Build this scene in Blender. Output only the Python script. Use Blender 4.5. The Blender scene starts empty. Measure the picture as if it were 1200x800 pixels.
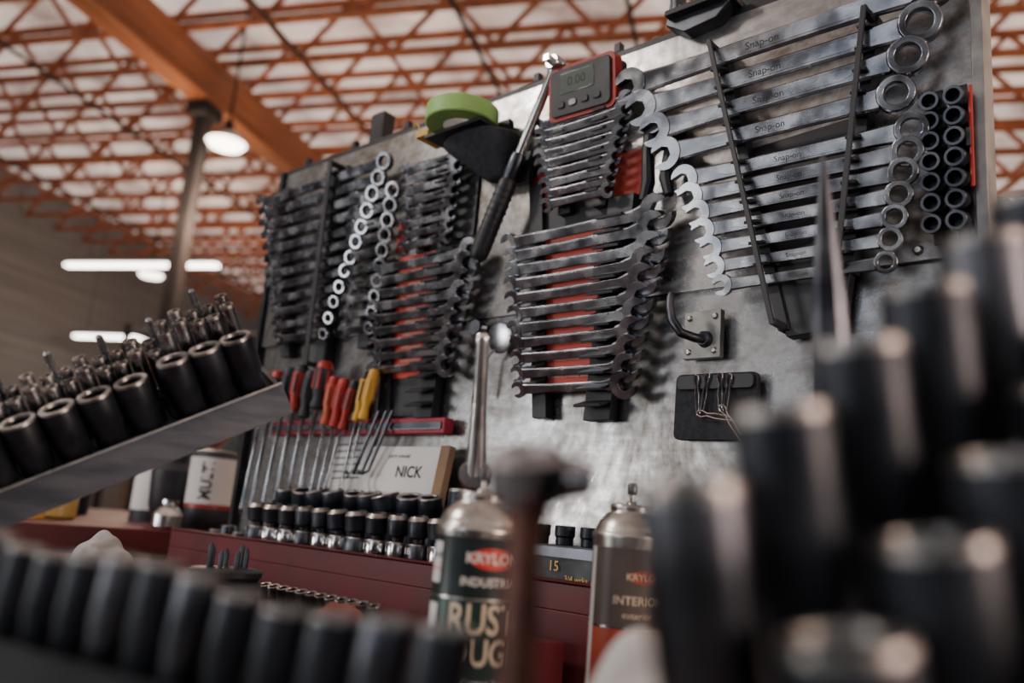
import bpy, bmesh, math, random
from mathutils import Vector, Matrix
random.seed(7)
V=Vector
# ---------------------------------------------------------------- materials
def pm(name,c1,c2=None,metal=0.0,rough=0.5,scale=20,r2=None,bump=0.0,emit=0.0,ecol=None,stretch=(1,1,1),coat=0.0,detail=5,lo=.35,hi=.65):
    m=bpy.data.materials.new(name); m.use_nodes=True
    nt=m.node_tree; N=nt.nodes; Lk=nt.links; b=N['Principled BSDF']
    tc=N.new('ShaderNodeTexCoord'); mp=N.new('ShaderNodeMapping'); mp.inputs['Scale'].default_value=stretch
    Lk.new(tc.outputs['Object'],mp.inputs['Vector'])
    no=N.new('ShaderNodeTexNoise'); no.inputs['Scale'].default_value=scale; no.inputs['Detail'].default_value=detail
    Lk.new(mp.outputs[0],no.inputs['Vector'])
    cr=N.new('ShaderNodeValToRGB'); cr.color_ramp.elements[0].position=lo; cr.color_ramp.elements[1].position=hi
    cr.color_ramp.elements[0].color=(*c1,1); cr.color_ramp.elements[1].color=(*(c2 or c1),1)
    Lk.new(no.outputs['Fac'],cr.inputs[0]); Lk.new(cr.outputs[0],b.inputs['Base Color'])
    b.inputs['Metallic'].default_value=metal
    mr=N.new('ShaderNodeMapRange'); mr.inputs['From Min'].default_value=.3; mr.inputs['From Max'].default_value=.7
    mr.inputs['To Min'].default_value=rough; mr.inputs['To Max'].default_value=r2 if r2 is not None else rough
    Lk.new(no.outputs['Fac'],mr.inputs['Value']); Lk.new(mr.outputs[0],b.inputs['Roughness'])
    b.inputs['Coat Weight'].default_value=coat
    if bump:
        bp=N.new('ShaderNodeBump'); bp.inputs['Strength'].default_value=bump; bp.inputs['Distance'].default_value=.01
        Lk.new(no.outputs['Fac'],bp.inputs['Height']); Lk.new(bp.outputs[0],b.inputs['Normal'])
    if emit:
        b.inputs['Emission Strength'].default_value=emit
        if ecol: b.inputs['Emission Color'].default_value=(*ecol,1)
        else: Lk.new(cr.outputs[0],b.inputs['Emission Color'])
    return m
CHROME=pm('chrome_steel',(.25,.26,.29),(.48,.50,.53),1,.14,30,.3)
CHROME2=pm('bright_chrome',(.55,.55,.56),(.78,.78,.78),1,.12,25,.26)
WRSTEEL=pm('satin_wrench_steel',(.13,.14,.165),(.34,.35,.385),1,.16,35,.32)
DARKSTEEL=pm('dark_steel',(.06,.066,.08),(.13,.135,.155),1,.28,30,.48)
IMPACT=pm('black_oxide',(.014,.018,.026),(.032,.038,.050),.5,.32,40,.5)
WORN=pm('worn_rim',(.22,.21,.20),(.46,.43,.41),1,.28,60,.5)
BLKPL=pm('black_plastic',(.011,.013,.019),(.024,.028,.036),0,.42,30,.6)
BLKFAB=pm('black_fabric',(.012,.014,.02),(.03,.033,.042),0,.85,120,.95,bump=.2)
REDPL=pm('red_plastic',(.30,.014,.012),(.44,.03,.025),0,.35,20,.5)
ORANGE=pm('orange_plastic',(.46,.08,.03),(.58,.12,.05),0,.35,20,.5)
YELLOW=pm('yellow_plastic',(.60,.32,.03),(.70,.41,.05),0,.35,20,.5)
REDCARD=pm('red_label_card',(.46,.03,.022),(.58,.06,.045),0,.5,15,.6)
REDPAINT=pm('dark_red_enamel',(.065,.006,.011),(.13,.011,.018),0,.45,8,.6)
REDMAG=pm('red_magnet_rail',(.28,.01,.035),(.38,.02,.055),.1,.35,20,.5)
WHITE=pm('white_ink',(.75,.74,.7),(.85,.84,.8),0,.5,20)
CREAM=pm('cream_ink',(.66,.58,.42),(.76,.68,.52),0,.5,20)
PAPER=pm('paper',(.62,.62,.63),(.75,.75,.75),0,.7,6,.8)
GREEN=pm('green_tape',(.24,.48,.12),(.32,.58,.17),0,.45,20,.6)
TEAL=pm('teal_plastic',(.01,.22,.2),(.02,.3,.27),0,.4,20,.5)
AMBER=pm('amber_plastic',(.38,.24,.06),(.55,.36,.10),0,.25,10,.4)
CANBODY=pm('can_label_dark',(.015,.028,.03),(.03,.042,.044),.3,.28,20,.4)
CANGREEN=pm('can_label_green',(.02,.045,.045),(.03,.065,.06),.3,.28,20,.4)
CAN2B=pm('can_label_grey',(.09,.08,.08),(.15,.13,.12),.3,.32,12,.45)
TIN=pm('tinplate',(.42,.41,.39),(.62,.61,.58),1,.22,30,.38)
RUST=pm('worn_copper_handle',(.07,.03,.025),(.18,.075,.055),.5,.35,60,.6)
RAILM=pm('rail_steel',(.07,.074,.085),(.15,.15,.165),.7,.36,14,.5,stretch=(1,1,6))
GREYPAINT=pm('grey_paint',(.2,.2,.2),(.3,.3,.29),.6,.35,40,.5)
SCREEN=pm('lcd_screen',(.10,.13,.12),(.14,.17,.15),0,.15,5)
RAG=pm('white_rag',(.34,.33,.32),(.5,.49,.47),0,.9,30,.95,bump=.4)
PINKRAG=pm('red_shop_rag',(.25,.07,.06),(.42,.15,.13),0,.9,30,.95,bump=.4)
INK=pm('engraving',(.015,.015,.018),(.03,.03,.03),.2,.6,20)
CABINK=pm('black_trim',(.015,.016,.02),(.035,.035,.04),.5,.4,20,.55)

def board_mat():
    m=bpy.data.materials.new('worn_sheet_steel'); m.use_nodes=True
    nt=m.node_tree;N=nt.nodes;L=nt.links;b=N['Principled BSDF']
    tc=N.new('ShaderNodeTexCoord')
    n1=N.new('ShaderNodeTexNoise'); n1.inputs['Scale'].default_value=4; n1.inputs['Detail'].default_value=10; n1.inputs['Roughness'].default_value=.7; n1.inputs['Distortion'].default_value=.8
    L.new(tc.outputs['Object'],n1.inputs['Vector'])
    mp=N.new('ShaderNodeMapping'); mp.inputs['Scale'].default_value=(2,1,30); L.new(tc.outputs['Object'],mp.inputs[0])
    n2=N.new('ShaderNodeTexNoise'); n2.inputs['Scale'].default_value=6; n2.inputs['Detail'].default_value=6; L.new(mp.outputs[0],n2.inputs['Vector'])
    n3=N.new('ShaderNodeTexNoise'); n3.inputs['Scale'].default_value=60; n3.inputs['Detail'].default_value=4; L.new(tc.outputs['Object'],n3.inputs['Vector'])
    a=N.new('ShaderNodeMath'); a.operation='MULTIPLY_ADD'; a.inputs[1].default_value=.10; L.new(n2.outputs['Fac'],a.inputs[0]); L.new(n1.outputs['Fac'],a.inputs[2])
    a2=N.new('ShaderNodeMath'); a2.operation='MULTIPLY_ADD'; a2.inputs[1].default_value=.26; L.new(n3.outputs['Fac'],a2.inputs[0]); L.new(a.outputs[0],a2.inputs[2])
    cr=N.new('ShaderNodeValToRGB'); e=cr.color_ramp.elements; e[0].position=.54; e[0].color=(.105,.09,.078,1); e[1].position=.82; e[1].color=(.52,.53,.545,1)
    x=cr.color_ramp.elements.new(.67); x.color=(.255,.25,.25,1)
    L.new(a2.outputs[0],cr.inputs[0]); L.new(cr.outputs[0],b.inputs['Base Color'])
    mr=N.new('ShaderNodeMapRange'); mr.inputs['From Min'].default_value=.5; mr.inputs['From Max'].default_value=.85; mr.inputs['To Min'].default_value=.42; mr.inputs['To Max'].default_value=.22
    L.new(a2.outputs[0],mr.inputs[0]); L.new(mr.outputs[0],b.inputs['Roughness'])
    b.inputs['Metallic'].default_value=.88
    bp=N.new('ShaderNodeBump'); bp.inputs['Strength'].default_value=.2; bp.inputs['Distance'].default_value=.003; L.new(a2.outputs[0],bp.inputs['Height']); L.new(bp.outputs[0],b.inputs['Normal'])
    return m
BOARD=board_mat()

# ---------------------------------------------------------------- mesh builder
def fr(o,z=(0,0,1),x=(1,0,0)):
    z=V(z).normalized(); x=V(x); x=(x-z*x.dot(z)).normalized(); y=z.cross(x)
    M=Matrix.Identity(4)
    for i in range(3): M[i][0]=x[i];M[i][1]=y[i];M[i][2]=z[i];M[i][3]=o[i]
    return M
I4=Matrix.Identity(4)
class MB:
    def __init__(s,name): s.name=name; s.bm=bmesh.new(); s.mats=[]
    def mi(s,m):
        if m not in s.mats: s.mats.append(m)
        return s.mats.index(m)
    def f(s,vs,m):
        try: fc=s.bm.faces.new(vs); fc.material_index=s.mi(m); fc.smooth=True; return fc
        except ValueError: return None
    def box(s,c,d,m,M=I4):
        vs=[s.bm.verts.new(M@V((c[0]+i*d[0]/2,c[1]+j*d[1]/2,c[2]+k*d[2]/2))) for i in(-1,1) for j in(-1,1) for k in(-1,1)]
        for q in((0,1,3,2),(4,6,7,5),(0,4,5,1),(2,3,7,6),(0,2,6,4),(1,5,7,3)): s.f([vs[i] for i in q],m)
    def beam(s,p,q,w,h,m,up=(0,0,1)):
        p=V(p);q=V(q)
        x=(q-p).normalized(); u=V(up)
        if abs(x.dot(u))>.99: u=V((0,1,0))
        y=u.cross(x).normalized(); z=x.cross(y)
        M=Matrix.Identity(4); c=(p+q)/2
        for i in range(3): M[i][0]=x[i];M[i][1]=y[i];M[i][2]=z[i];M[i][3]=c[i]
        s.box((0,0,0),((q-p).length,w,h),m,M)
    def lathe(s,prof,mt,M=I4,seg=24,a0=0):
        rings=[]
        for r,z in prof:
            if r<1e-6: rings.append([s.bm.verts.new(M@V((0,0,z)))])
            else: rings.append([s.bm.verts.new(M@V((r*math.cos(a0+2*math.pi*i/seg),r*math.sin(a0+2*math.pi*i/seg),z))) for i in range(seg)])
        for k in range(len(rings)-1):
            A,B=rings[k],rings[k+1]; m=mt[k] if isinstance(mt,(list,tuple)) else mt
            for i in range(seg):
                j=(i+1)%seg
                if len(A)==1 and len(B)==1: continue
                if len(A)==1: s.f([A[0],B[j],B[i]],m)
                elif len(B)==1: s.f([A[i],A[j],B[0]],m)
                else: s.f([A[i],A[j],B[j],B[i]],m)
    def prism(s,pts,z0,z1,m,M=I4,m2=None):
        a=[s.bm.verts.new(M@V((x,y,z0))) for x,y in pts]; b=[s.bm.verts.new(M@V((x,y,z1))) for x,y in pts]
        s.f(list(reversed(a)),m); s.f(b,m2 or m)
        for i in range(len(pts)):
            j=(i+1)%len(pts); s.f([a[i],a[j],b[j],b[i]],m)
    def loft(s,secs,m):
        R=[[s.bm.verts.new(V(p)) for p in sec] for sec in secs]; n=len(R[0])
        for k in range(len(R)-1):
            for i in range(n):
                j=(i+1)%n; s.f([R[k][i],R[k][j],R[k+1][j],R[k+1][i]],m)
        s.f(list(reversed(R[0])),m); s.f(R[-1],m)
    def tube(s,pts,r,m,seg=10,up=(0,0,1)):
        pts=[V(p) for p in pts]; secs=[]
        pu=V(up)
        for i,p in enumerate(pts):
            t=(pts[min(i+1,len(pts)-1)]-pts[max(i-1,0)]).normalized()
            u=pu-t*pu.dot(t)
            if u.length<1e-3: u=V((1,0,0))-t*t.x
            u.normalize(); pu=u; w=t.cross(u); rr=r[i] if isinstance(r,(list,tuple)) else r
            secs.append([p+u*(rr*math.cos(2*math.pi*k/seg))+w*(rr*math.sin(2*math.pi*k/seg)) for k in range(seg)])
        s.loft(secs,m)
    def text(s,body,size,m,fn,bold=0.0,sx=1.0):
        c=bpy.data.curves.new('tmp','FONT'); c.body=body; c.size=size; c.align_x='CENTER'; c.align_y='CENTER'; c.offset=bold; c.resolution_u=3
        o=bpy.data.objects.new('tmp',c); bpy.context.collection.objects.link(o)
        bpy.context.view_layer.update()
        me=bpy.data.meshes.new_from_object(o.evaluated_get(bpy.context.evaluated_depsgraph_get()))
        vs=[s.bm.verts.new(fn(v.co.x*sx,v.co.y)) for v in me.vertices]
        for p in me.polygons: s.f([vs[i] for i in p.vertices],m)
        bpy.data.objects.remove(o); bpy.data.curves.remove(c); bpy.data.meshes.remove(me)
    def finish(s,bevel=None,sharp=35,parent=None,mw=None,subd=0,fixn=True,segs=1):
        bm=s.bm
        if fixn: bmesh.ops.recalc_face_normals(bm,faces=bm.faces)
        if not bevel:
            for e in bm.edges:
                if len(e.link_faces)==2:
                    if e.calc_face_angle(0)>math.radians(sharp): e.smooth=False
        me=bpy.data.meshes.new(s.name); bm.to_mesh(me); bm.free()
        for m in s.mats: me.materials.append(m)
        o=bpy.data.objects.new(s.name,me); bpy.context.collection.objects.link(o)
        if mw is not None: o.matrix_world=mw
        if bevel:
            md=o.modifiers.new('bevel','BEVEL'); md.width=bevel; md.segments=segs; md.limit_method='ANGLE'; md.angle_limit=math.radians(30); md.harden_normals=True
        if subd: 
            md=o.modifiers.new('sub','SUBSURF'); md.levels=subd; md.render_levels=subd
        if parent: o.parent=parent
        return o
def empty(name):
    o=bpy.data.objects.new(name,None); bpy.context.collection.objects.link(o); o.empty_display_size=.05; return o

# ---------------------------------------------------------------- camera
CAM=V((0,-.95,1.35))
f=V((-0.6588,0.7213,0.2113));R=V((0.7476,0.6578,0.0852));U=V((0.0775,-0.2141,0.9737))
f.normalize(); R=(R-f*R.dot(f)).normalized(); U=R.cross(f)
cd=bpy.data.cameras.new('camera'); cam=bpy.data.objects.new('camera',cd); bpy.context.collection.objects.link(cam)
Mc=Matrix.Identity(4)
for i in range(3): Mc[i][0]=R[i];Mc[i][1]=U[i];Mc[i][2]=-f[i];Mc[i][3]=CAM[i]
cam.matrix_world=Mc; cd.lens=30; cd.sensor_width=36; cd.clip_start=.02; cd.clip_end=200
cd.dof.use_dof=True; cd.dof.focus_distance=1.02; cd.dof.aperture_fstop=2.8
bpy.context.scene.camera=cam

# ---------------------------------------------------------------- building (rotated frame)
MWB=Matrix.Translation((0,-.95,0))@Matrix.Rotation(math.radians(116.4),4,'Z')
WALLM=pm('wall_siding',(.12,.118,.122),(.18,.178,.18),0,.6,1.2,.8,stretch=(.3,.3,8))
CEILM=pm('self_lit_white_insulation',(.40,.30,.26),(.97,.84,.76),0,.9,1.4,.9,emit=.66,bump=.5,lo=.34,hi=.56)  # glow put into the insulation so it looks bright and lights the bench
CONC=pm('concrete_floor',(.14,.14,.14),(.22,.22,.21),0,.6,2,.8)
WOOD=pm('truss_lumber',(.26,.075,.028),(.42,.13,.05),0,.6,6,.75)
BEAMM=pm('glulam_beam',(.24,.08,.03),(.38,.13,.05),0,.5,4,.65,stretch=(.3,3,3))
COLM=pm('dark_column_paint',(.014,.012,.014),(.028,.022,.024),0,.85,5,.9)
def bx(name,lo,hi,m):
    b=MB(name); c=[(lo[i]+hi[i])/2 for i in range(3)]; b.box(c,[hi[i]-lo[i] for i in range(3)],m); return b.finish(mw=MWB)
bx('floor',(-9,-15,-.2),(34,11.6,0),CONC)
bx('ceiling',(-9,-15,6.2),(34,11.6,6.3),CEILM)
bx('wall_left',(-9,11.4,0),(34,11.6,6.2),WALLM)
bx('wall_right',(-9,-15,0),(34,-14.8,6.2),WALLM)
bx('wall_back',(33.8,-14.8,0),(34,11.4,6.2),WALLM)
bx('wall_front',(-9,-14.8,0),(-8.8,11.4,6.2),WALLM)
GLOW=pm('added_panel_glow',(.85,.92,1),None,0,.3,2,emit=3.2,ecol=(.90,.94,1))  # emission for panels added out of view for fill, no known windows
def added_glow_panel(name,lo,hi,axis):
    b=MB(name); c=[(lo[i]+hi[i])/2 for i in range(3)]; d=[hi[i]-lo[i] for i in range(3)]; b.box(c,d,GLOW)
    h=1-axis
    for k in range(5):
        cc=list(c); dd=[.1,.1,.1]; cc[h]=lo[h]+d[h]*k/4; dd[h]=.14; dd[2]=d[2]+.1; dd[axis]=d[axis]+.06; b.box(cc,dd,COLM)
    for zz in(lo[2],c[2],hi[2]):
        cc=list(c); dd=[0,0,.10]; cc[2]=zz; dd[h]=d[h]+.1; dd[axis]=d[axis]+.06; b.box(cc,dd,COLM)
    b.finish(mw=MWB)
added_glow_panel('added_glow_panel_1',(-8.78,4.0,1.2),(-8.72,8.5,3.6),0)  # unseen glowing panels, added so the metal has something bright to reflect
added_glow_panel('added_glow_panel_2',(-7.5,11.33,1.0),(-3.0,11.38,3.4),1)
added_glow_panel('added_glow_panel_3',(-8.78,-9,1.6),(-8.72,-5,3.8),0)
t=MB('roof_trusses')
y=-14.7
t.box((0,-1.7,5.57),(.07,26,.05),WOOD); t.box((0,-1.7,6.14),(.07,26,.05),WOOD)
while y<11.0:
    t.beam((0,y,5.58),(0,y+.5,6.13),.046,.034,WOOD,up=(1,0,0)); t.beam((0,y+.5,6.13),(0,y+1.0,5.58),.046,.034,WOOD,up=(1,0,0)); y+=1.0
to=t.finish(mw=MWB@Matrix.Translation((-3,0,0)))
md=to.modifiers.new('rows','ARRAY'); md.use_relative_offset=False; md.use_constant_offset=True; md.constant_offset_displace=(.64,0,0); md.count=56
b=MB('roof_beam'); b.box((13,5.15,5.33),(42,.16,.42),BEAMM)
b.box((13,5.15,5.10),(42,.22,.05),BEAMM); b.finish(bevel=.01,mw=MWB)
b=MB('steel_column'); b.box((6.5,5.15,2.54),(.13,.13,5.08),COLM); b.box((6.5,5.15,.01),(.3,.3,.02),COLM); b.box((6.5,5.15,5.0),(.3,.22,.12),COLM); b.finish(bevel=.01,mw=MWB)
for k,(bb,zz,rr) in enumerate([(4.0,5.45,.02),(2.3,5.45,.022),(6.9,5.45,.02),(9.2,5.4,.022),(.9,5.45,.02),(-6.5,5.45,.025)]):
    c=MB('conduit'); c.tube([(-8,bb,zz),(33,bb+.3,zz)],rr,COLM,8); c.finish(mw=MWB)
EMW=pm('lamp_diffuser',(1,.93,.82),None,0,.5,2,emit=7,ecol=(1,.92,.8))
EMT=pm('fluorescent_tube',(1,.95,.88),None,0,.5,2,emit=10,ecol=(1,.94,.86))
def bell(loc,r):
    l=MB('pendant_lamp'); M=Matrix.Translation(loc)
    l.lathe([(0,r*1.15),(r*.22,r*1.15),(r*.26,r*.7),(r*.55,r*.5),(r*.95,r*.12),(r,0),(r*.96,0)],[COLM,COLM,COLM,TIN,TIN,TIN],M,28)
    l.lathe([(r*.95,.005),(r*.8,-r*.18),(0,-r*.3)],EMW,M,28)
    l.tube([V(loc)+V((0,0,r*1.1)),(loc[0],loc[1],6.1)],.012,COLM,6); l.finish()
bell((-7.13,2.66,4.62),.19); bell((-13.3,4.9,4.8),.2); bell((-11.2,6.2,4.4),.18)
def fluo(loc,L):
    l=MB('fluorescent_fixture'); d=V((math.cos(math.radians(206.4)),math.sin(math.radians(206.4)),0)); n=V((d.y,-d.x,0)); loc=V(loc)
    l.beam(loc-d*L/2+V((0,0,.05)),loc+d*L/2+V((0,0,.05)),.12,.04,GREYPAINT)
    for s in(-.03,.03): l.tube([loc-d*L/2+n*s,loc+d*L/2+n*s],.022,EMT,8)
    for s in(-.35,.35): l.tube([loc+d*L*s+V((0,0,.06)),loc+d*L*s+V((0,0,6.1-loc.z))],.006,COLM,5)
    l.finish()
fluo((-11.25,3.83,4.35),2.4); fluo((-14.1,4.8,3.81),1.45)
s=MB('warehouse_shelving'); M=Matrix.Translation((-9.6,4.4,0))@Matrix.Rotation(math.radians(26),4,'Z')
for ix in(-1.2,1.2):
    for iy in(-.4,.4): s.box((ix,iy,1.7),(.07,.07,3.4),COLM,M)
for k in range(5): s.box((0,0,.3+k*.75),(2.4,.85,.05),GREYPAINT,M)
bmat=[pm('carton_brown',(.15,.10,.07),(.22,.15,.1),0,.8,5),pm('crate_dark',(.04,.04,.05),(.07,.06,.06),0,.6,5),pm('bin_red',(.16,.03,.03),(.2,.04,.03),0,.6,5)]
for k in range(4):
    xx=-1.0
    while xx<.95:
        w=random.uniform(.25,.5); h=random.uniform(.25,.6); s.box((xx+w/2,0,.33+k*.75+h/2),(w-.04,.6,h),random.choice(bmat),M); xx+=w
s.finish(bevel=.01)

# ---------------------------------------------------------------- tool chest
c=MB('tool_chest')
c.box((-.82,-.43,.68),(1.86,.90,1.0),REDPAINT)
c.box((-.82,-.43,.16),(1.80,.86,.06),CABINK)
for r_ in range(5):
    for q_ in range(2):
        c.box((-1.28+.92*q_,-.885,.30+.18*r_),(.88,.015,.165),REDPAINT); c.box((-1.28+.92*q_,-.90,.36+.18*r_),(.80,.02,.02),TIN)
for ix in(-1.65,.01):
    for iy in(-.8,-.06): c.lathe([(0,-.02),(.06,-.02),(.06,.02),(0,.02)],BLKPL,Matrix.Translation((ix,iy,.06))@Matrix.Rotation(math.pi/2,4,'Y'),20); c.box((ix,iy,.12),(.05,.05,.06),TIN)
c.box((-.90,-.065,1.22),(1.36,.13,.08),REDPAINT); c.box((-.90,-.127,1.275),(1.36,.006,.032),REDPAINT); c.box((-.90,-.127,1.2925),(1.36,.012,.004),REDPAINT)
c.box((-1.16,-.40,1.205),(1.10,.50,.05),REDPAINT); c.box((-1.16,-.648,1.235),(1.10,.006,.03),REDPAINT)
c.finish(bevel=.003)

# ---------------------------------------------------------------- board
b=MB('steel_tool_board')
b.box((-.89,.008,1.66),(1.36,.012,.80),BOARD)
b.box((-.89,-.002,1.862),(1.36,.008,.385),BOARD)
b.box((-.89,.01,2.058),(1.38,.03,.014),CABINK)
b.box((-.208,.0,1.66),(.012,.04,.80),GREYPAINT); b.box((-1.574,.0,1.66),(.012,.03,.80),CABINK)
for k in range(9): b.box((-1.5+k*.16,.0,2.072),(.012,.012,.016),CABINK)
for k in range(8):
    b.lathe([(0,.004),(.004,.004),(.006,0)],TIN,fr((-1.5+k*.175,-.0065,1.682),(0,-1,0)),12)
for xx in(-1.3,-.5): b.box((xx,.03,1.66),(.04,.03,.96),CABINK)
b.finish(bevel=.0012)

# ---------------------------------------------------------------- wrenches
def rot2(p,a): return (p[0]*math.cos(a)-p[1]*math.sin(a),p[0]*math.sin(a)+p[1]*math.cos(a))
def open_head(mb,M,cx,s,ang,m):
    r=s*.5; pts=[]
    for i in range(19):
        a=math.radians(40+280*i/18); pts.append((r*math.cos(a),r*math.sin(a)))
    pts+=[(.88*r,-.40*r),(.05*r,-.46*r),(-.28*r,-.24*r),(-.28*r,.24*r),(.05*r,.46*r),(.88*r,.40*r)]
    pts=[rot2(p,ang) for p in pts]; pts=[(p[0]+cx,p[1]) for p in pts]
    mb.prism(pts,-.13*s,.13*s,m,M)
def ring_head(mb,M,cx,s,m,tilt=.22):
    ro=s*.46; ri=s*.29; h=s*.17
    T=M@Matrix.Translation((cx,0,.04*s))@Matrix.Rotation(tilt,4,'Y')
    mb.lathe([(ri,-h),(ro*.93,-h),(ro,-h*.7),(ro,h*.7),(ro*.93,h),(ri,h),(ri*.94,h*.8),(ri*.94,-h*.8),(ri,-h)],m,T,24)
def wrench(mb,M,L,s,m,left='open',right='ring',sr=None,txt=None,wk=1.0):
    sr=sr or s; w=.20*s*wk
    x0=.36*s; x1=L-(.40 if right=='ring' else .36)*sr
    secs=[]
    for t_,k,hh in((0,max(1.5/wk,1.15),.10),(.10,1.05,.085),(.3,.92,.085),(.7,.95,.085),(.9,1.02,.09),(1,1.25*sr/s/max(1,wk*.85),.11)):
        x=x0+(x1-x0)*t_; hw=w*k; ht=hh*s
        secs.append([M@V(p) for p in((x,hw,-ht*.4),(x,hw,ht*.4),(x,hw*.8,ht),(x,-hw*.8,ht),(x,-hw,ht*.4),(x,-hw,-ht*.4),(x,-hw*.8,-ht),(x,hw*.8,-ht))])
    mb.loft(secs,m)
    xa=x0+(x1-x0)*.14; xb=x0+(x1-x0)*.86; hw=w*.55; ht=.085*s
    secs=[]
    for x,kk in((xa,.3),(xa+.012,1),(xb-.012,1),(xb,.3)):
        secs.append([M@V(p) for p in((x,hw*kk,ht*.8),(x,hw*kk,ht*1.12),(x,-hw*kk,ht*1.12),(x,-hw*kk,ht*.8))])
    mb.loft(secs,m)
    a=math.radians(195)
    if left=='open': open_head(mb,M,0,s,a,m)
    else: ring_head(mb,M,0,s,m,-.2)
    if right=='open': open_head(mb,M,L,sr,math.radians(15),m)
    else: ring_head(mb,M,L,sr,m)
    if txt: mb.text(txt,s*.26,INK,lambda x,y:M@V((L*.50+x,y,.098*s)))
def wframe(x,y,z,tilt):
    c,s_=math.cos(tilt),math.sin(tilt); n=V((0,-c,-s_)); return fr((x,y,z),n,(1,0,0))
def wset(name,n,zl0,zl1,xl0,xl1,xr0,xr1,s0,s1,y=-.035,tilt=.4,mat=WRSTEEL,left='open',right='ring',rs=1.0,txt=None,bow=0,wk=1.35):
    e=empty(name); wb=MB('wrenches')
    for i in range(n):
        t_=i/(n-1); z=zl0+(zl1-zl0)*t_; xl=xl0+(xl1-xl0)*t_+random.uniform(-.003,.003); xr=xr0+(xr1-xr0)*t_+bow*math.sin(t_*math.pi); s_=s0+(s1-s0)*t_
        M=wframe(xl,y,z,tilt+random.uniform(-.05,.05))@Matrix.Rotation(random.uniform(-.01,.01),4,'Z')
        wrench(wb,M,xr-xl,s_,mat,left,right,s_*rs,txt,wk)
    wb.finish(bevel=.0007,parent=e)
    return e
MXZ=Matrix(((1,0,0,0),(0,0,-1,0),(0,1,0,0),(0,0,0,1)))
def strip(e,name,pts,w,y0,y1,zs,m=BLKPL,fin=.02,front=0):
    xt,zt,xb,zb=pts; sb=MB(name)
    sb.prism([(xt-w/2,zt),(xb-w/2,zb),(xb+w/2,zb),(xt+w/2,zt)],-y0,-y1,m,MXZ)
    for z in zs:
        t_=(zt-z)/(zt-zb); x=xt+(xb-xt)*t_
        M=Matrix.Translation((x,y1-fin/2,z))@Matrix.Rotation(.35,4,'X')
        sb.box((0,0,0),(w,fin,.004),m,M)
    if front:
        yf=-y1+fin-.002; g=front/2
        sb.prism([(xt-g,zt),(xb-g,zb),(xb+g,zb),(xt+g,zt)],yf,yf+.004,m,MXZ)
        for (x,z) in((xt,zt-.004),(xb,zb+.004)): sb.box((x,-(yf+.004)/2,z),(front,yf,.008),m)
    sb.finish(bevel=.0008,parent=e)
lin=lambda a,b,n:[a+(b-a)*i/(n-1) for i in range(n)]
e=wset('combination_wrench_set',12,1.985,1.672,-1.60,-1.46,-1.19,-1.31,.038,.025,tilt=.26)
strip(e,'rack_strip_1',(-1.545,2.015,-1.455,1.64),.03,-.004,-.02,lin(2.0,1.685,12)); strip(e,'rack_strip_2',(-1.345,2.02,-1.335,1.61),.034,-.004,-.02,lin(2.0,1.685,12),fin=.030,front=.012)
e=wset('stubby_wrench_set',10,1.925,1.67,-1.265,-1.25,-1.155,-1.175,.036,.026,tilt=.35)
strip(e,'rack_strip_1',(-1.212,1.95,-1.212,1.64),.03,-.004,-.02,lin(1.93,1.695,9))
e=wset('midget_wrench_set',8,1.955,1.808,-1.125,-1.11,-.995,-1.0,.029,.022,tilt=.48,right='open')
strip(e,'rack_strip_1',(-1.085,1.975,-1.085,1.80),.02,-.004,-.02,lin(1.963,1.816,8)); strip(e,'rack_strip_2',(-1.03,1.965,-1.03,1.80),.02,-.004,-.02,lin(1.955,1.816,8),fin=.024)
e=wset('open_end_wrench_set',9,1.775,1.592,-1.18,-1.155,-.94,-.975,.031,.025,tilt=.42,right='open',rs=1.5)
strip(e,'rack_strip_1',(-1.165,1.80,-1.13,1.51),.03,-.004,-.02,lin(1.785,1.60,9)); strip(e,'rack_strip_2',(-1.02,1.80,-1.03,1.51),.042,-.004,-.022,lin(1.785,1.53,12),fin=.026)
k=MB('label_card'); k.box((-1.085,-.012,1.69),(.115,.004,.22),REDCARD); k.box((-1.085,-.010,1.55),(.10,.004,.07),BLKPL); k.box((-1.0,-.009,1.87),(.07,.004,.11),BLKPL); k.box((-1.145,-.009,1.84),(.03,.004,.05),REDCARD)
for z in lin(1.77,1.61,8): k.text('WRENCH RACK',.007,WHITE,lambda x,y,z=z:V((-1.085+x,-.0145,z+y)))
k.finish(parent=e)
e=wset('ignition_wrench_set',9,1.955,1.822,-.815,-.785,-.65,-.675,.028,.022,tilt=.55,right='open',y=-.04)
strip(e,'rack_strip_1',(-.775,1.965,-.765,1.81),.022,-.004,-.024,lin(1.955,1.83,9)); strip(e,'rack_strip_2',(-.695,1.965,-.70,1.81),.022,-.004,-.024,lin(1.955,1.83,9),fin=.024)
e=wset('flare_wrench_set',11,1.775,1.545,-.857,-.812,-.592,-.632,.032,.025,tilt=.42,right='open',rs=1.55)
strip(e,'rack_strip_1',(-.83,1.875,-.785,1.505),.026,-.004,-.02,lin(1.785,1.555,11)); strip(e,'rack_strip_2',(-.664,1.82,-.683,1.50),.044,-.004,-.022,lin(1.785,1.52,13),fin=.026)
k=MB('label_card'); k.box((-.745,-.012,1.665),(.135,.004,.245),REDCARD); k.box((-.81,-.010,1.862),(.06,.004,.055),REDCARD); k.box((-.655,-.010,1.855),(.06,.004,.07),REDCARD); k.box((-.745,-.009,1.82),(.16,.004,.05),BLKPL); k.box((-.735,-.008,1.90),(.12,.003,.16),BLKPL)
for z in lin(1.765,1.565,9): k.text('10 MM WRENCH RACK, BENCH',.0068,WHITE,lambda x,y,z=z:V((-.745+x,-.0145,z+y)))
k.finish(parent=e)
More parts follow.
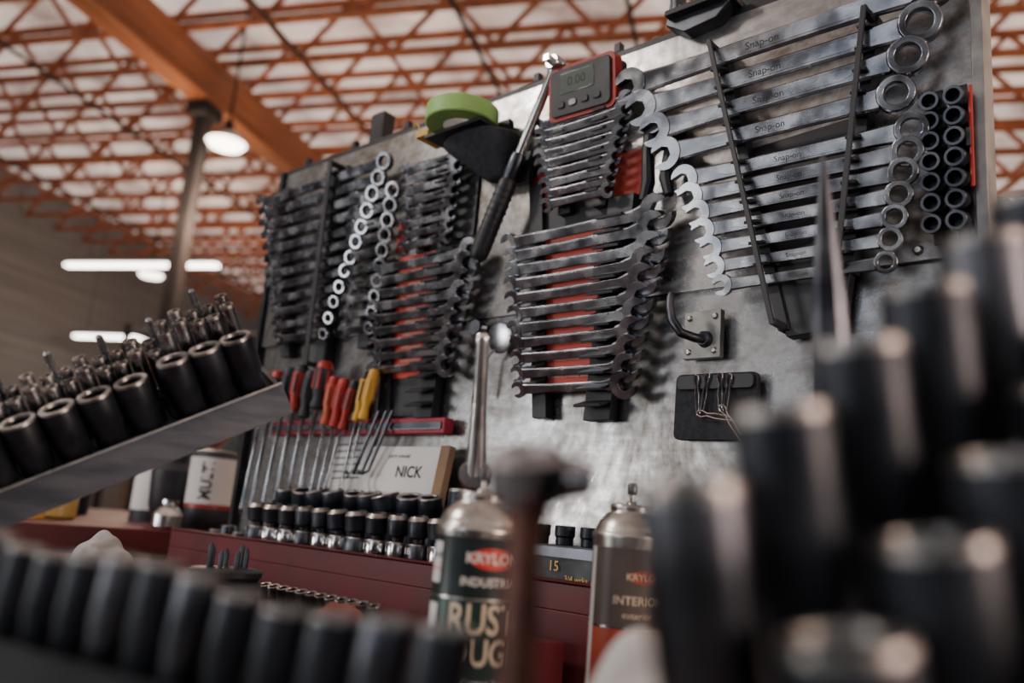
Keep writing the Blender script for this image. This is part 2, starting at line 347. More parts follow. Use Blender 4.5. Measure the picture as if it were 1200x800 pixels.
e=wset('large_combination_wrench_set',4,1.973,1.855,-.645,-.580,-.245,-.285,.054,.046,tilt=.20,mat=CHROME,txt='Snap-on',y=-.04,wk=1.25)
e2=wset('metric_combination_wrench_set',7,1.812,1.661,-.548,-.492,-.270,-.298,.040,.027,tilt=.22,mat=CHROME,txt='Snap-on',y=-.038,wk=1.3)
strip(e,'rack_strip_1',(-.515,1.995,-.418,1.60),.014,-.004,-.028,lin(1.955,1.68,11),fin=.028,front=.0065); strip(e,'rack_strip_2',(-.315,1.97,-.345,1.66),.014,-.004,-.028,lin(1.95,1.68,11),fin=.028,front=.0065)
k=MB('rack_plate'); k.prism([(-.437,1.69),(-.335,1.72),(-.350,1.598),(-.416,1.592)],.006,.024,BLKPL,MXZ); k.prism([(-.475,1.85),(-.325,1.86),(-.335,1.72),(-.437,1.69)],.006,.009,BLKPL,MXZ); k.finish(bevel=.002,parent=e)

# ---------------------------------------------------------------- sockets
def socket(mb,M,r,h,body=IMPACT,rim=WORN,seg=24,drive=.42,ri=.70):
    mb.lathe([(r*drive,0),(r*.80,0),(r*.86,h*.03),(r*.86,h*.38),(r,h*.48),(r,h*.965),(r*.95,h)],[body,body,body,body,body,rim],M,seg)
    mb.lathe([(r*.95,h),(r*ri,h),(r*ri*.94,h*.96)],rim,M,seg)
    mb.lathe([(r*ri*.94,h*.96),(r*ri*.9,h*.5),(0,h*.48)],IMPACT,M,12)
    mb.lathe([(r*drive,0),(0,h*.1)],IMPACT,M,seg)
k=MB('wall_socket_rail')
for col,x in enumerate((-.252,-.228)):
    k.box((x,-.004,1.775),(.012,.008,.18),BLKPL)
    for i in range(7):
        z=1.847-i*.0235; socket(k,fr((x,-.006,z),(.0,-1,-.25)),.0105,.036,IMPACT,DARKSTEEL,18)
k.tube([(-.2135,-.03,1.85),(-.2135,-.03,1.735)],.0022,REDPL,8); k.box((-.2155,-.02,1.79),(.004,.03,.02),BLKPL)
k.finish()

# ---------------------------------------------------------------- long torque wrench, gauge, tape roll, pouch
k=MB('torque_wrench')
p0=V((-.782,-.05,2.045)); p1=V((-.912,-.05,1.752)); d=(p1-p0)
pt=lambda t_:p0+d*t_
k.tube([pt(0),pt(.03),pt(.05),pt(.45)],[.010,.010,.0075,.0085],CHROME2,14)
k.tube([pt(.45),pt(.47),pt(.56),pt(.58)],[.011,.0125,.0125,.011],DARKSTEEL,16)
k.tube([pt(.58),pt(.60),pt(.95),pt(.98),pt(1)],[.012,.0145,.0150,.0145,.010],BLKPL,18)
for i in range(9): k.tube([pt(.63+i*.036),pt(.64+i*.036)],.0158,BLKPL,18)
k.lathe([(0,-.012),(.011,-.012),(.013,-.008),(.013,.008),(.011,.012),(0,.012)],CHROME,fr(pt(-.01),(0,-1,0)),24)
k.box((0,0,.018),(.009,.009,.014),CHROME2,fr(pt(-.01),(0,-1,0)))
k.box((0,0,0),(.03,.05,.012),BLKPL,fr(pt(.5)+V((0,.022,0)),(0,-1,0)))
k.finish()
k=MB('digital_torque_gauge'); M=fr((-.728,-.045,1.993),(0,-1,-.15),(1,0,-.02))
def rrect(w,h,r,n=4):
    o=[]
    for cx,cy,a0 in((w/2-r,h/2-r,0),(-w/2+r,h/2-r,90),(-w/2+r,-h/2+r,180),(w/2-r,-h/2+r,270)):
        for i in range(n+1):
            a=math.radians(a0+90*i/n); o.append((cx+r*math.cos(a),cy+r*math.sin(a)))
    return o
k.prism(rrect(.118,.078,.012),-.03,-.012,BLKPL,M); k.prism(rrect(.124,.084,.012),-.012,.006,REDPL,M); k.prism(rrect(.110,.072,.008),.006,.010,BLKPL,M)
k.box((-.004,.012,.0105),(.062,.032,.002),SCREEN,M); k.text('0.00',.02,INK,lambda x,y:M@V((-.004+x,.012+y,.0118)))
for i in range(4): k.prism([(p[0]-.034+i*.022,p[1]-.02) for p in rrect(.014,.010,.004)],.010,.0125,GREYPAINT if i==1 else BLKPL,M)
k.finish(bevel=.001)
ZB=-.042
k=MB('green_tape_roll'); M=fr((-.955,-.072,2.037+ZB),(0,0,1))
k.lathe([(.03,-.015),(.058,-.015),(.060,-.013),(.060,.013),(.058,.015),(.03,.015),(.03,-.015)],[GREEN,GREEN,GREEN,GREEN,GREEN,PAPER],M,48); k.finish()
k=MB('tape_shelf_bracket'); k.box((-.965,-.05,2.018+ZB),(.13,.07,.006),BLKPL); k.box((-1.038,-.06,2.027+ZB),(.03,.05,.012),YELLOW); k.box((-.97,-.010,2.03+ZB),(.13,.006,.04),BLKPL)
k.tube([(-1.05,-.07,2.03+ZB),(-1.06,-.075,2.05+ZB),(-1.075,-.07,2.062+ZB),(-1.09,-.06,2.055+ZB)],.0015,YELLOW,6); k.finish(bevel=.001)
k=MB('black_tool_pouch')
secs=[]
for z,xl,xr,dp in((1.971,-1.01,-.875,.07),(1.96,-1.01,-.86,.075),(1.94,-.985,-.86,.07),(1.915,-.95,-.865,.05),(1.885,-.915,-.88,.03)):
    cx=(xl+xr)/2; w=(xr-xl)/2; secs.append([V((cx+w*math.copysign(abs(math.cos(a))**.6,math.cos(a)),-.008-dp/2+dp/2*math.copysign(abs(math.sin(a))**.7,math.sin(a)),z+.003*math.sin(3*a))) for a in[2*math.pi*i/20 for i in range(20)]])
k.loft(secs,BLKFAB); k.finish(subd=1)
k=MB('black_pliers')
for sgn in(-1,1):
    k.tube([(-.60,-.03,1.93),(-.605+sgn*.008,-.03,1.905),(-.60+sgn*.018,-.03,1.87),(-.60+sgn*.014,-.03,1.825),(-.60+sgn*.02,-.03,1.80)],[.007,.011,.008,.010,.007],BLKPL,10)
k.lathe([(0,-.01),(.013,-.01),(.013,.01),(0,.01)],DARKSTEEL,fr((-.604,-.03,1.905),(0,-1,0)),20)
k.tube([(-.60,-.03,1.93),(-.615,-.03,1.955)],[.011,.004],DARKSTEEL,8); k.box((-.6,-.012,1.9),(.05,.02,.015),BLKPL); k.finish()

# ---------------------------------------------------------------- screwdrivers
mr_=MB('magnetic_tool_rail'); mr_.box((-1.21,-.017,1.496),(.48,.022,.026),REDMAG); mr_.box((-1.21,-.030,1.496),(.47,.004,.012),DARKSTEEL); mr_.finish(bevel=.002)
sd=[(-1.455,1.60,-.02,.013,REDPL,BLKPL,.18),(-1.425,1.605,-.02,.015,BLKPL,REDPL,.18),(-1.385,1.61,-.01,.014,BLKPL,BLKPL,.2),(-1.35,1.612,.0,.015,REDPL,BLKPL,.17),(-1.315,1.60,.015,.013,BLKPL,BLKPL,.15),(-1.278,1.615,.0,.016,BLKPL,REDPL,.2),(-1.245,1.585,.02,.011,ORANGE,REDPL,.16),(-1.215,1.58,.03,.012,REDPL,REDPL,.15),(-1.185,1.575,.05,.009,REDPL,BLKPL,.13),(-1.155,1.59,.03,.009,YELLOW,BLKPL,.12),(-1.135,1.592,.04,.010,YELLOW,YELLOW,.10)]
for x,z,ln,r,mh,mc,sl in sd:
    k=MB('screwdriver'); ax=V((-abs(ln)*4 if x>-1.25 else -.06,-.04,-1)).normalized()
    M=fr((x,-.045,z),ax,(1,0,0))
    H=.09
    k.lathe([(0,0),(r*.6,.001),(r*.9,.006),(r,.016)],mc,M,16)
    k.lathe([(r,.016),(r*.96,H*.6),(r*.7,H*.72),(r*.68,H*.8),(r*.85,H*.88),(r*.8,H*.97),(r*.4,H)],mh,M,12)
    k.lathe([(r*.4,H),(r*.27,H+.003),(r*.27,H+sl*.93),(r*.36,H+sl*.95),(r*.1,H+sl)],[CHROME]*4,M,10)
    for i in range(6):
        a=2*math.pi*i/6; k.tube([M@V((r*.93*math.cos(a),r*.93*math.sin(a),.02)),M@V((r*.92*math.cos(a),r*.92*math.sin(a),H*.6))],r*.18,mc,6)
    k.finish()
for x in(-1.12,-1.10,-1.085):
    k=MB('hex_key'); k.tube([(x,-.038,1.52),(x-.02,-.04,1.47),(x-.04,-.042,1.42),(x-.045,-.048,1.415),(x-.04,-.065,1.415)],.003,DARKSTEEL,6); k.finish()

# ---------------------------------------------------------------- hook, magnetic tray, disc, clamp, notebook
k=MB('wall_hook'); k.box((-.53,-.012,1.607),(.052,.01,.062),GREYPAINT)
for dx,dz in((-.018,.022),(.018,.022),(-.018,-.022),(.018,-.022)): k.lathe([(0,.003),(.003,.003),(.0045,0)],TIN,fr((-.53+dx,-.017,1.607+dz),(0,-1,0)),10)
k.tube([(-.525,-.016,1.60),(-.528,-.035,1.598),(-.54,-.052,1.602),(-.549,-.058,1.618),(-.553,-.058,1.635),(-.554,-.056,1.648),(-.554,-.055,1.655)],[.006,.006,.006,.006,.0055,.005,.003],DARKSTEEL,12)
k.lathe([(0,.008),(.009,.008),(.011,0)],DARKSTEEL,fr((-.525,-.017,1.60),(0,-1,0)),16); k.finish(bevel=.001)
k=MB('magnetic_parts_pad'); M=fr((-.51,-.008,1.515),(0,-1,0),(1,0,-.01))
k.prism(rrect(.112,.083,.008),-.001,.007,BLKFAB,M); k.prism(rrect(.104,.018,.006),.007,.011,BLKPL,M@Matrix.Translation((0,.03,0)))
k.finish(bevel=.001)
for i,(x,z,a) in enumerate([(-.533,1.548,.1),(-.518,1.55,-.12),(-.50,1.549,.05),(-.488,1.547,-.1),(-.524,1.505,1.4),(-.495,1.51,.6)]):
    k=MB('cotter_pin'); M=fr((x,-.021,z),(0,-1,0),(math.cos(a),0,math.sin(a)))
    pts=[(-.002,-.045,0),(-.003,-.02,0),(-.0015,-.008,0),(-.004,0,0),(-.0025,.005,0),(0,.006,0),(.0025,.005,0),(.004,0,0),(.0015,-.008,0),(.003,-.02,0),(.002,-.04,0)]
    k.tube([M@V(p) for p in pts],.0011,CHROME2,6,up=(0,1,0)); k.finish()
k=MB('inspection_mirror'); M=fr((-.875,-.015,1.632),(0,-1,-.2))
k.lathe([(0,0),(.024,0),(.025,.002),(.025,.006),(.022,.007),(0,.006)],CHROME,M,32); k.tube([(-.885,-.018,1.612),(-.90,-.02,1.60),(-.905,-.02,1.54)],.0025,CHROME2,8)
k.lathe([(0,-.008),(.012,-.008),(.012,.008),(0,.008)],DARKSTEEL,fr((-.925,-.02,1.65),(0,-1,0)),18); k.tube([(-.925,-.02,1.65),(-.90,-.02,1.645)],.006,DARKSTEEL,8); k.finish()
k=MB('board_clamp'); k.prism([(-.595,2.10),(-.60,2.06),(-.57,2.04),(-.52,2.045),(-.50,2.065),(-.525,2.085),(-.555,2.075),(-.575,2.085)],.004,.03,DARKSTEEL,MXZ)
k.tube([(-.585,-.02,2.08),(-.59,-.02,2.13),(-.60,-.02,2.2)],.012,DARKSTEEL,10); k.box((-.545,-.018,2.07),(.10,.05,.01),CABINK); k.finish(bevel=.002)
k=MB('paper_notebook'); M=fr((-1.05,-.026,1.405),(0,-1,.15),(1,0,0))
k.box((0,0,0),(.185,.115,.010),PAPER,M); k.box((.085,0,.001),(.02,.118,.013),pm('brown_card',(.2,.13,.08),(.28,.18,.11),0,.8,9),M); k.text('NICK',.026,INK,lambda x,y:M@V((.01+x,.015+y,.0056)),bold=.0005); k.text('parts manual',.010,INK,lambda x,y:M@V((-.02+x,.042+y,.0056))); k.finish()
k=MB('paper_note')
M=fr((-1.22,-.006,1.435),(0,-1,.08),(1,0,.05)); k.box((0,0,0),(.11,.10,.003),PAPER,M)
for i in range(6): k.box((-.008,.034-i*.012,.002),(.075,.0022,.0008),INK,M)
k.finish()

# ---------------------------------------------------------------- bench sockets in tray
k=MB('bench_socket_row')
x=-1.335; i=0
while x<-.25:
    r=.0185+.002*math.sin(i*1.3); back=x<-.93
    if back or x>-.50:
        ax=V((.2*math.sin(i*1.9),-.3,1))
        socket(k,fr((x+.015,-.042,1.262),(0,0,1)),r*1.0,.078,IMPACT,WORN,20)
        if back: socket(k,fr((x+.015,-.050,1.341),ax),r*1.1,.044,IMPACT,WORN,20)
    if not(-.83<x<-.57):
        socket(k,fr((x,-.100,1.262),(0,0,1)),r*1.0,.052,CHROME2 if i%3 else DARKSTEEL,WORN,20)
        k.lathe([(0,.0),(r*.5,0),(r*.55,.008),(r*.95,.012),(r*.95,.034),(r*.7,.04),(r*.5,.036),(0,.036)],[DARKSTEEL]*2+[IMPACT]*2+[WORN]+[IMPACT]*2,fr((x,-.100,1.314),(.08*math.sin(i),-.15,1)),16)
    x+=.046; i+=1
for j,tx in enumerate(['13','14','15','17','18']):
    xx=-1.289+j*.092
    k.text(tx,.013,WHITE,lambda a,b_,xx=xx:V((xx+a,-.1215,1.304+b_)))
k.finish()
k=MB('tray_clutter_sockets')
for i in range(5): socket(k,fr((-1.52+i*.04,-.07,1.262),(0,0,1)),.014,.035+.01*(i%2),DARKSTEEL,WORN,18)
k.finish()
k=MB('lettered_parts_case'); k.box((-.70,-.075,1.297),(.24,.07,.072),BLKPL); k.box((-.70,-.112,1.325),(.22,.003,.012),DARKSTEEL)
k.text('15',.017,YELLOW,lambda a,b_:V((-.665+a,-.1128,1.308+b_)))
k.text('3/4 wrks',.010,YELLOW,lambda a,b_:V((-.63+a,-.1128,1.295+b_)))
for i in range(6): socket(k,fr((-.80+i*.04,-.075,1.333),(0,0,1)),.013,.024,IMPACT,DARKSTEEL,18)
k.finish(bevel=.0008)
k=MB('tall_black_socket'); socket(k,fr((-.885,-.06,1.262),(0,0,1)),.019,.135); k.finish()

# ---------------------------------------------------------------- spray cans
def can(name,x,y,z0,H,r,segs,texts,nz=True):
    k=MB(name); M=Matrix.Translation((x,y,z0))
    prof=[(0,.004),(r*.85,0),(r*.97,.001),(r,.004)]; mt=[TIN]*3
    for h,m in segs: prof.append((r,h)); mt.append(m)
    prof+=[(r*1.03,H+.001),(r*1.03,H+.004),(r*.97,H+.005),(r*.95,H+.008),(r*.86,H+.015),(r*.70,H+.021),(r*.56,H+.024),(r*.58,H+.026),(r*.58,H+.030),(r*.50,H+.031),(r*.46,H+.027),(r*.16,H+.027),(r*.13,H+.030),(r*.13,H+.034),(0,H+.034)]
    mt+=[TIN]*15
    k.lathe(prof,mt,M,48)
    if nz:
        k.lathe([(.0022,H+.032),(.0022,H+.044)],TIN,M,10); k.lathe([(0,H+.040),(.0042,H+.040),(.0045,H+.043),(.0045,H+.049),(.003,H+.051),(0,H+.051)],DARKSTEEL,M,16)
    for body,size,m,az,zz,sx,bold,off in texts:
        def fn(a,b_,az=az,zz=zz,off=off):
            th=math.radians(az)+a/r; rr=r+off; return V((x+rr*math.cos(th),y+rr*math.sin(th),z0+zz+b_))
        if body=='OVAL':
            vs0=k.bm.verts.new(fn(0,0)); ring=[k.bm.verts.new(fn(size*math.cos(q),size*.42*math.sin(q))) for q in[2*math.pi*i/40 for i in range(40)]]
            mid=[k.bm.verts.new(fn(size*.5*math.cos(q),size*.21*math.sin(q))) for q in[2*math.pi*i/40 for i in range(40)]]
            for i in range(40):
                j=(i+1)%40; k.f([vs0,mid[i],mid[j]],m); k.f([mid[i],ring[i],ring[j],mid[j]],m)
        elif body=='PANEL':
            n=8; w,h=size
            for i in range(n):
                a0=-w/2+w*i/n;a1=a0+w/n; k.f([k.bm.verts.new(fn(a0,-h/2)),k.bm.verts.new(fn(a1,-h/2)),k.bm.verts.new(fn(a1,h/2)),k.bm.verts.new(fn(a0,h/2))],m)
        else: k.text(body,size,m,fn,bold=bold,sx=sx)
    return k.finish(fixn=False)
RS=pm('can_red_ink',(.6,.03,.02),(.7,.05,.03),0,.4,10)
RSD=pm('can_dark_red_ink',(.22,.02,.02),(.3,.03,.025),0,.4,10)
RSO=pm('can_orange_red_ink',(.42,.06,.04),(.5,.09,.05),0,.4,10)
can('spray_paint_can',-.469,-.455,1.18,.163,.0325,[(.03,CANGREEN),(.04,RS),(.115,CANGREEN),(.1165,TIN),(.160,CANBODY)],
 [('OVAL',.0185,RS,-24,.145,1,0,.0004),('KRYLON',.0105,WHITE,-24,.145,1,.0003,.0007),('INDUSTRIAL',.0085,WHITE,-24,.128,1,.0002,.0005),('RUST',.030,CREAM,-32,.101,.75,.0006,.0006),('TOUGH',.026,CREAM,-32,.078,.72,.0006,.0006),('Rust Control Enamel',.006,WHITE,-28,.058,1,0,.0005),
  ('PANEL',(.014,.03),PAPER,-112,.140,1,0,.0003),('PANEL',(.014,.045),PAPER,-112,.088,1,0,.0003),('DANGER',.006,INK,-112,.145,.7,0,.0006),('CAUTION',.004,RS,-112,.135,.8,0,.0006)])
can('spray_paint_can',-.447,-.279,1.18,.168,.0325,[(.092,RSO),(.094,TIN),(.160,CAN2B)],
 [('OVAL',.014,RSO,-30,.136,1,0,.0004),('KRYLON',.008,CREAM,-30,.136,1,.0002,.0007),('INTERIOR',.010,CREAM,-38,.116,1,.0002,.0005),('exterior',.008,CREAM,-38,.104,1,0,.0005),('PANEL',(.008,.15),PAPER,-122,.085,1,0,.0003)])

# ---------------------------------------------------------------- standing chrome ratchet
k=MB('chrome_breaker_bar'); top=V((-.515,-.425,1.512)); mid=V((-.532,-.400,1.392)); bot=V((-.538,-.392,1.181))
q=lambda a:top+(mid-top)*a
k.tube([q(-.02),q(.0),q(.03),q(.07),q(.5),q(.85),q(1)],[.004,.0062,.0068,.0058,.0066,.0090,.0100],CHROME2,14)
k.lathe([(0,-.009),(.012,-.009),(.014,-.006),(.014,.006),(.012,.009),(0,.009)],CHROME2,fr(mid,(.5,-.8,0)),24)
k.tube([mid,bot],[.006,.006],CHROME,12); k.tube([bot+(mid-bot)*.6,bot],[.010,.010],IMPACT,16); k.finish()

# ---------------------------------------------------------------- near-foreground tools
def nr(p,k): return CAM+(V(p)-CAM)*k
S=.80
k=MB('ratchet_handle'); hx=nr((-.250,-.657,1.372),S)
k.lathe([(0,-.010),(.009,-.010),(.0145,-.007),(.0155,0),(.0145,.007),(.009,.011),(0,.011)],CHROME,fr(hx,(.1,-.35,1)),28)
k.tube([hx+V((.006,.005,0)),hx+V((.013,.011,.001)),hx+V((.018,.015,.001))],[.009,.0075,.0055],CHROME,14)
dn=V((.006,-.006,-.06)).normalized()
k.tube([hx-V((0,0,.004)),hx+dn*.02,hx+dn*.035,hx+dn*.07,hx+dn*.16],[.010,.0060,.0062,.0068,.0068],RUST,16)
k.finish()

k=MB('sloped_socket_rail')
P=V((-.808,-.684,1.335)); Q=V((-.719,-.50,1.452)); d=(Q-P).normalized(); up=(V((0,0,1))-d*d.z).normalized(); w=d.cross(up)
a_=P-d*.14; L=(Q-P).length+.152; away=1 if w.dot(f)>0 else -1
tl=.46; up2=(up*math.cos(tl)-w*away*math.sin(tl)).normalized(); w2=d.cross(up2)
M=Matrix.Identity(4); Mv=Matrix.Identity(4)
for i in range(3):
    M[i][0]=d[i];M[i][1]=w2[i];M[i][2]=up2[i];M[i][3]=a_[i]
    Mv[i][0]=d[i];Mv[i][1]=w[i];Mv[i][2]=up[i];Mv[i][3]=a_[i]
k.box((L/2,away*.028,-.003),(L,.085,.004),RAILM,M); k.box((L/2,-away*.016,-.008),(L,.003,.030),RAILM,Mv); k.box((L/2,away*.070,.006),(L,.003,.03),RAILM,M)
k.box((L/2,-away*.018,.007),(L,.005,.002),WORN,Mv)
k.box((L-.002,away*.028,.0),(.004,.085,.02),RAILM,M)
for u_ in(.03,.12):
    p=M@V((u_,away*.05,-.005)); k.beam(p,(p.x,p.y,1.18),.012,.012,CABINK)
i0=L-.012-.238
for u_ in [-.10,-.07,-.04,-.01,.020,.050,.081,.112,.143,.182,.211,.240]:
    socket(k,M@Matrix.Translation((i0+u_-.014,away*.008,0)),.0152,.060 if u_<.165 else .066,IMPACT,WORN,28)
for j in range(30):
    s_=.01+j*.0150
    if s_>L-.006: break
    big=s_>i0+.165
    hh=.068+.006*(j%3==0)+(.014 if big else 0)
    socket(k,M@Matrix.Translation((s_,away*.040,0)),.0070,hh,CHROME,WORN,16)
    socket(k,M@Matrix.Translation((s_,away*.056,0)),.0062,hh+.006,CHROME,WORN,14)
    if j%3==1: k.lathe([(0,.0),(.0035,0),(.0035,hh+.022),(.002,hh+.024),(0,hh+.024)],CHROME,M@Matrix.Translation((s_+.007,away*.066,0)),10)
k.finish()

k=MB('front_socket_tray'); A=nr((-.56,-.806,1.270),.80); B=nr((-.265,-.668,1.242),.80); d=(B-A).normalized(); L=(B-A).length; w=V((-d.y,d.x,0)).normalized(); up=d.cross(w)
M=Matrix.Identity(4)
for i in range(3): M[i][0]=d[i];M[i][1]=w[i];M[i][2]=up[i];M[i][3]=A[i]
k.box((L/2,0,-.004),(L,.045,.006),RAILM,M); k.box((L/2,-.023,.000),(L,.003,.026),CABINK,M); k.box((L/2,.023,.0),(L,.003,.018),CABINK,M)
k.beam(M@V((.02,0,-.008)),M@V((L-.02,0,-.008)),.035,.012,CABINK)
for u_ in(.03,L-.03): p=M@V((u_,0,-.01)); k.beam(p,(p.x,p.y,1.18),.03,.02,CABINK)
u_=.010; i=0
while u_<L-.008:
    r=.0060+.0042*(u_/L); h=.048+.003*math.sin(i)
    socket(k,M@Matrix.Translation((u_,-.008,0)),r,h,[IMPACT,DARKSTEEL,IMPACT,DARKSTEEL,IMPACT,IMPACT][i%6],WORN,24); u_+=2.2*r; i+=1
k.finish()

S=.75
k=MB('impact_socket_rack'); P=nr((-.156,-.677,1.369),S)+R*.006+U*.008; Q=nr((-.091,-.496,1.518),S)+R*.006+U*.008; d=(Q-P).normalized(); upr=(V((0,0,1))-d*d.z).normalized(); w=d.cross(upr)
if w.x<0: w=-w
ax=V((-.05,-.22,1)).normalized(); h=.092
def sk(p,r,hh,b_=IMPACT): socket(k,fr(V(p)-ax*hh,ax,d),r,hh,b_,WORN,32)
offs=[V((0,0,0)),w*.034-V((0,0,.048)),w*.068-V((0,0,.096))]
def steps(off,s0,n,r,hh,mats):
    for i in range(n):
        p=P+d*(s0+i*.0400)+off; sk(p,r,hh,mats[i%len(mats)])
        q_=p-ax*(hh+.003)
        if q_.z>1.2: k.box((0,0,0),(.034,.034,.006),RAILM,fr(q_,ax,d))
steps(offs[0],-.012,7,.0140,h,[DARKSTEEL,IMPACT,IMPACT,IMPACT])
steps(offs[1],.012,7,.0150,.075,[IMPACT])
steps(offs[2],.055,6,.0150,.060,[IMPACT])
for off,hh,s0 in zip(offs,(h,.075,.060),(-.03,-.0,.04)):
    a_=P+d*s0+off-ax*(hh+.012); b_=P+d*.27+off-ax*(hh+.012)
    if a_.z<1.19: a_=a_+(b_-a_)*((1.19-a_.z)/(b_.z-a_.z))
    k.beam(a_,b_,.028,.008,RAILM)
    for t_ in(.2,.9):
        q_=a_+(b_-a_)*t_; k.beam(q_,(q_.x,q_.y,1.18),.012,.012,CABINK)
k.finish()
k=MB('tapered_drift_punch')
tp=V((-.2205,-.405,1.622)); bt=V((-.214,-.36,1.181))
secs=[]
for t_,a_,b_ in((0,.0012,.0012),(.03,.0028,.0022),(.23,.0125,.008),(.4,.015,.012),(1,.015,.013)):
    p=tp+(bt-tp)*t_; secs.append([p+V((.75,.66,0))*(a_*math.cos(q))+V((-.66,.75,0))*(b_*math.sin(q)) for q in[2*math.pi*i/8 for i in range(8)]])
k.loft(secs,DARKSTEEL); k.finish(bevel=.001)

# ---------------------------------------------------------------- things at left beyond the board and on the till
wb=MB('side_workbench'); wb.box((-2.64,.1,1.255),(1.7,1.2,.05),REDPAINT)
for ix in(-3.45,-1.83):
    for iy in(-.45,.65): wb.box((ix,iy,.615),(.06,.06,1.23),CABINK)
wb.box((-2.64,.1,.4),(1.6,1.1,.03),CABINK); wb.finish(bevel=.004)
k=MB('amber_jar'); M=Matrix.Translation((-2.10,-.14,1.281)); k.lathe([(0,0),(.035,0),(.040,.005),(.040,.055),(.032,.068),(.032,.070)],AMBER,M,28); k.lathe([(.034,.068),(.034,.085),(.031,.087),(0,.087)],BLKPL,M,28)
k.finish()
k=MB('solvent_tin'); M=Matrix.Translation((-1.862,.095,1.281)); k.lathe([(0,0),(.052,0),(.052,.05),(.052,.06),(.052,.165),(.052,.18),(.046,.182),(.044,.178),(0,.178)],[TIN,BLKPL,RSD,PAPER,BLKPL,TIN,TIN,TIN],M,36)
def fn(a,b_): th=math.radians(-40)-b_/.052; return V((-1.862+.0528*math.cos(th),.095+.0528*math.sin(th),1.281+.112+a))
k.text('MULTI',.036,INK,fn,bold=.0012,sx=.85); k.finish(fixn=False)
k=MB('label_bottle'); M=Matrix.Translation((-2.25,.15,1.281)); k.lathe([(0,0),(.05,0),(.05,.03),(.05,.14),(.03,.17),(.015,.18),(.015,.2),(0,.2)],[BLKPL,BLKPL,PAPER,BLKPL,BLKPL,RSD,RSD],M,28); k.finish()
k=MB('chrome_flask'); M=Matrix.Translation((-1.825,-.015,1.281)); k.lathe([(0,0),(.028,0),(.033,.006),(.033,.030),(.020,.045),(.013,.050),(.018,.054),(.018,.062),(0,.064)],CHROME2,M,28); k.finish()
k=MB('black_funnel'); k.lathe([(0,0),(.03,0),(.045,.05),(.05,.13),(.03,.15),(.03,.22),(0,.22)],BLKPL,Matrix.Translation((-1.98,.06,1.281)),24); k.finish()
for (x,y_,r,h_,m) in((-2.42,-.1,.05,.12,BLKPL),(-2.55,.05,.06,.2,CANBODY),(-2.7,-.12,.05,.15,CAN2B),(-2.35,.3,.07,.26,BLKPL),(-2.85,.1,.06,.22,BLKPL),(-2.1,-.3,.03,.07,BLKPL),(-2.45,.5,.08,.3,CANBODY),(-2.3,-.33,.03,.05,CAN2B),(-1.92,.25,.045,.24,BLKPL),(-2.02,-.22,.022,.055,YELLOW)):
    k=MB('oil_bottle'); k.lathe([(0,0),(r,0),(r,h_*.25),(r,h_*.6),(r,h_*.7),(r*.4,h_*.88),(r*.35,h_),(0,h_)],[m,m,CAN2B if m is BLKPL else m,m,m,m,RSD],Matrix.Translation((x,y_,1.281)),20); k.finish()
k=MB('bit_holder_stack'); M=Matrix.Translation((-.80,-.47,1.231))
prof=[(0,0)]
for i in range(5): prof+=[(.034,.011*i+.001),(.036,.011*i+.003),(.036,.011*i+.008),(.033,.011*i+.010)]
prof+=[(0,.056)]; k.lathe(prof,BLKPL,M,36)
for i in range(7):
    a=i*.9; k.lathe([(.0025,.05),(.0025,.068+.003*(i%3)),(.001,.072+.003*(i%3)),(0,.073)],DARKSTEEL,M@Matrix.Translation((.018*math.cos(a),.018*math.sin(a),0)),6)
k.finish()
def rag(name,loc,sz,m,seed,h=.5):
    k=MB(name); bmesh.ops.create_icosphere(k.bm,subdivisions=5,radius=1)
    k.mi(m)
    for v in k.bm.verts:
        c_=v.co.copy(); n=1+.12*math.sin(c_.x*3+seed)*math.cos(c_.y*4)+.06*math.sin(c_.y*7+c_.z*5+seed)+.03*math.sin(c_.x*11-c_.z*9)
        v.co=V((loc[0]+c_.x*sz[0]*n,loc[1]+c_.y*sz[1]*n,loc[2]+max(c_.z*n,-h)*sz[2]))
    for f_ in k.bm.faces: f_.smooth=True
    k.finish(sharp=80)
rag('white_shop_rag',(-1.02,-.50,1.252),(.042,.035,.046),RAG,2)
rag('red_shop_rag',(-.67,-.42,1.242),(.028,.025,.026),PINKRAG,5)
rag('crumpled_paper_towel',(-.215,-.60,1.235),(.045,.06,.064),PAPER,9,h=.84)
k=MB('small_bit_rail'); k.box((-.735,-.40,1.238),(.20,.03,.014),CABINK)
for i in range(12): socket(k,fr((-.825+i*.0165,-.40,1.243),(.1,-.3,1)),.0068,.026,DARKSTEEL,WORN,16)
k.finish()
k=MB('ribbed_black_case'); M=Matrix.Translation((-.03,-.36,1.18))@Matrix.Rotation(.25,4,'Z')
k.box((0,0,.062),(.14,.18,.124),BLKPL,M); k.box((0,0,.128),(.145,.185,.01),BLKPL,M)
for i in range(6): k.box((-.05+i*.02,0,.135),(.008,.16,.005),DARKSTEEL,M)
k.finish(bevel=.003)
k=MB('parts_shelving')
for x in(-.31,.6): 
    for y_ in(.35,.75): k.beam((x,y_,0),(x,y_,1.80),.03,.03,GREYPAINT)
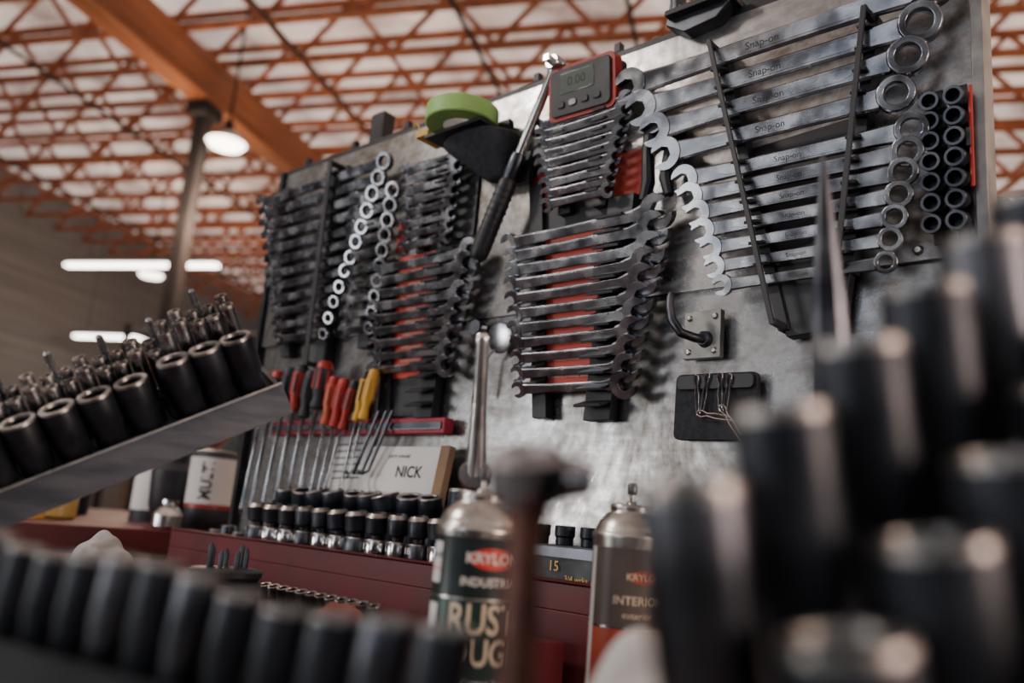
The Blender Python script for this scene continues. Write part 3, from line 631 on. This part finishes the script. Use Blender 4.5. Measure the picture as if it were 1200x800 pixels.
for z in(.5,1.0,1.45,1.78): k.box((.145,.55,z),(.94,.44,.02),GREYPAINT)
for j,z in enumerate((1.01,1.46)):
    for i in range(7): k.lathe([(0,0),(.05,0),(.05,.16+.03*((i+j)%3)),(.02,.2),(0,.2)],[IMPACT,[CANBODY,PAPER,CAN2B,AMBER][(i*3+j)%4],TIN,TIN],Matrix.Translation((-.22+i*.12,.45,z)),20)
k.finish()
k=MB('teal_spray_nozzle'); k.lathe([(0,0),(.03,0),(.03,.05),(.022,.06),(0,.06)],TEAL,Matrix.Translation((-.262,.36,1.79)),20); k.box((-.262,.33,1.84),(.03,.05,.02),TEAL); k.finish(bevel=.002)

# ---------------------------------------------------------------- lights
def area(name,loc,tgt,size,en,col):
    l=bpy.data.lights.new(name,'AREA'); l.energy=en; l.size=size; l.color=col
    o=bpy.data.objects.new(name,l); bpy.context.collection.objects.link(o); o.location=loc
    o.rotation_euler=(V(tgt)-V(loc)).to_track_quat('-Z','Y').to_euler(); return o
area('shop_light',(-2.7,-2.3,3.7),(-.8,0,1.6),.45,50,(1,.90,.80))
area('added_sheen_light',(-3.3,-3.6,1.40),(-.7,0,1.4),.8,32,(1,.96,.90))  # area light added to give the board its sheen spot; no door is built
area('added_rim_light',(1.5,-.05,1.75),(-.1,-.65,1.4),.7,28,(1,.74,.62))  # added warm rim light for the right sides of the near sockets; no doorway
area('added_fill_light',(-1.0,-5.5,3.2),(-.8,0,1.5),1.8,18,(.76,.86,1))  # bluish fill added from the front, not a known fixture
for i,(x,y_) in enumerate([(-7.1,2.6),(-12,5),(-3,7),(-9,9),(3,4)]):
    l=bpy.data.lights.new('bay_lamp','POINT'); l.energy=120; l.color=(1,.72,.5); l.shadow_soft_size=.25
    o=bpy.data.objects.new('bay_lamp',l); bpy.context.collection.objects.link(o); o.location=(x,y_,3.9)
w_=bpy.data.worlds.new('world'); bpy.context.scene.world=w_; w_.use_nodes=True
w_.node_tree.nodes['Background'].inputs[0].default_value=(.35,.42,.5,1); w_.node_tree.nodes['Background'].inputs[1].default_value=.5
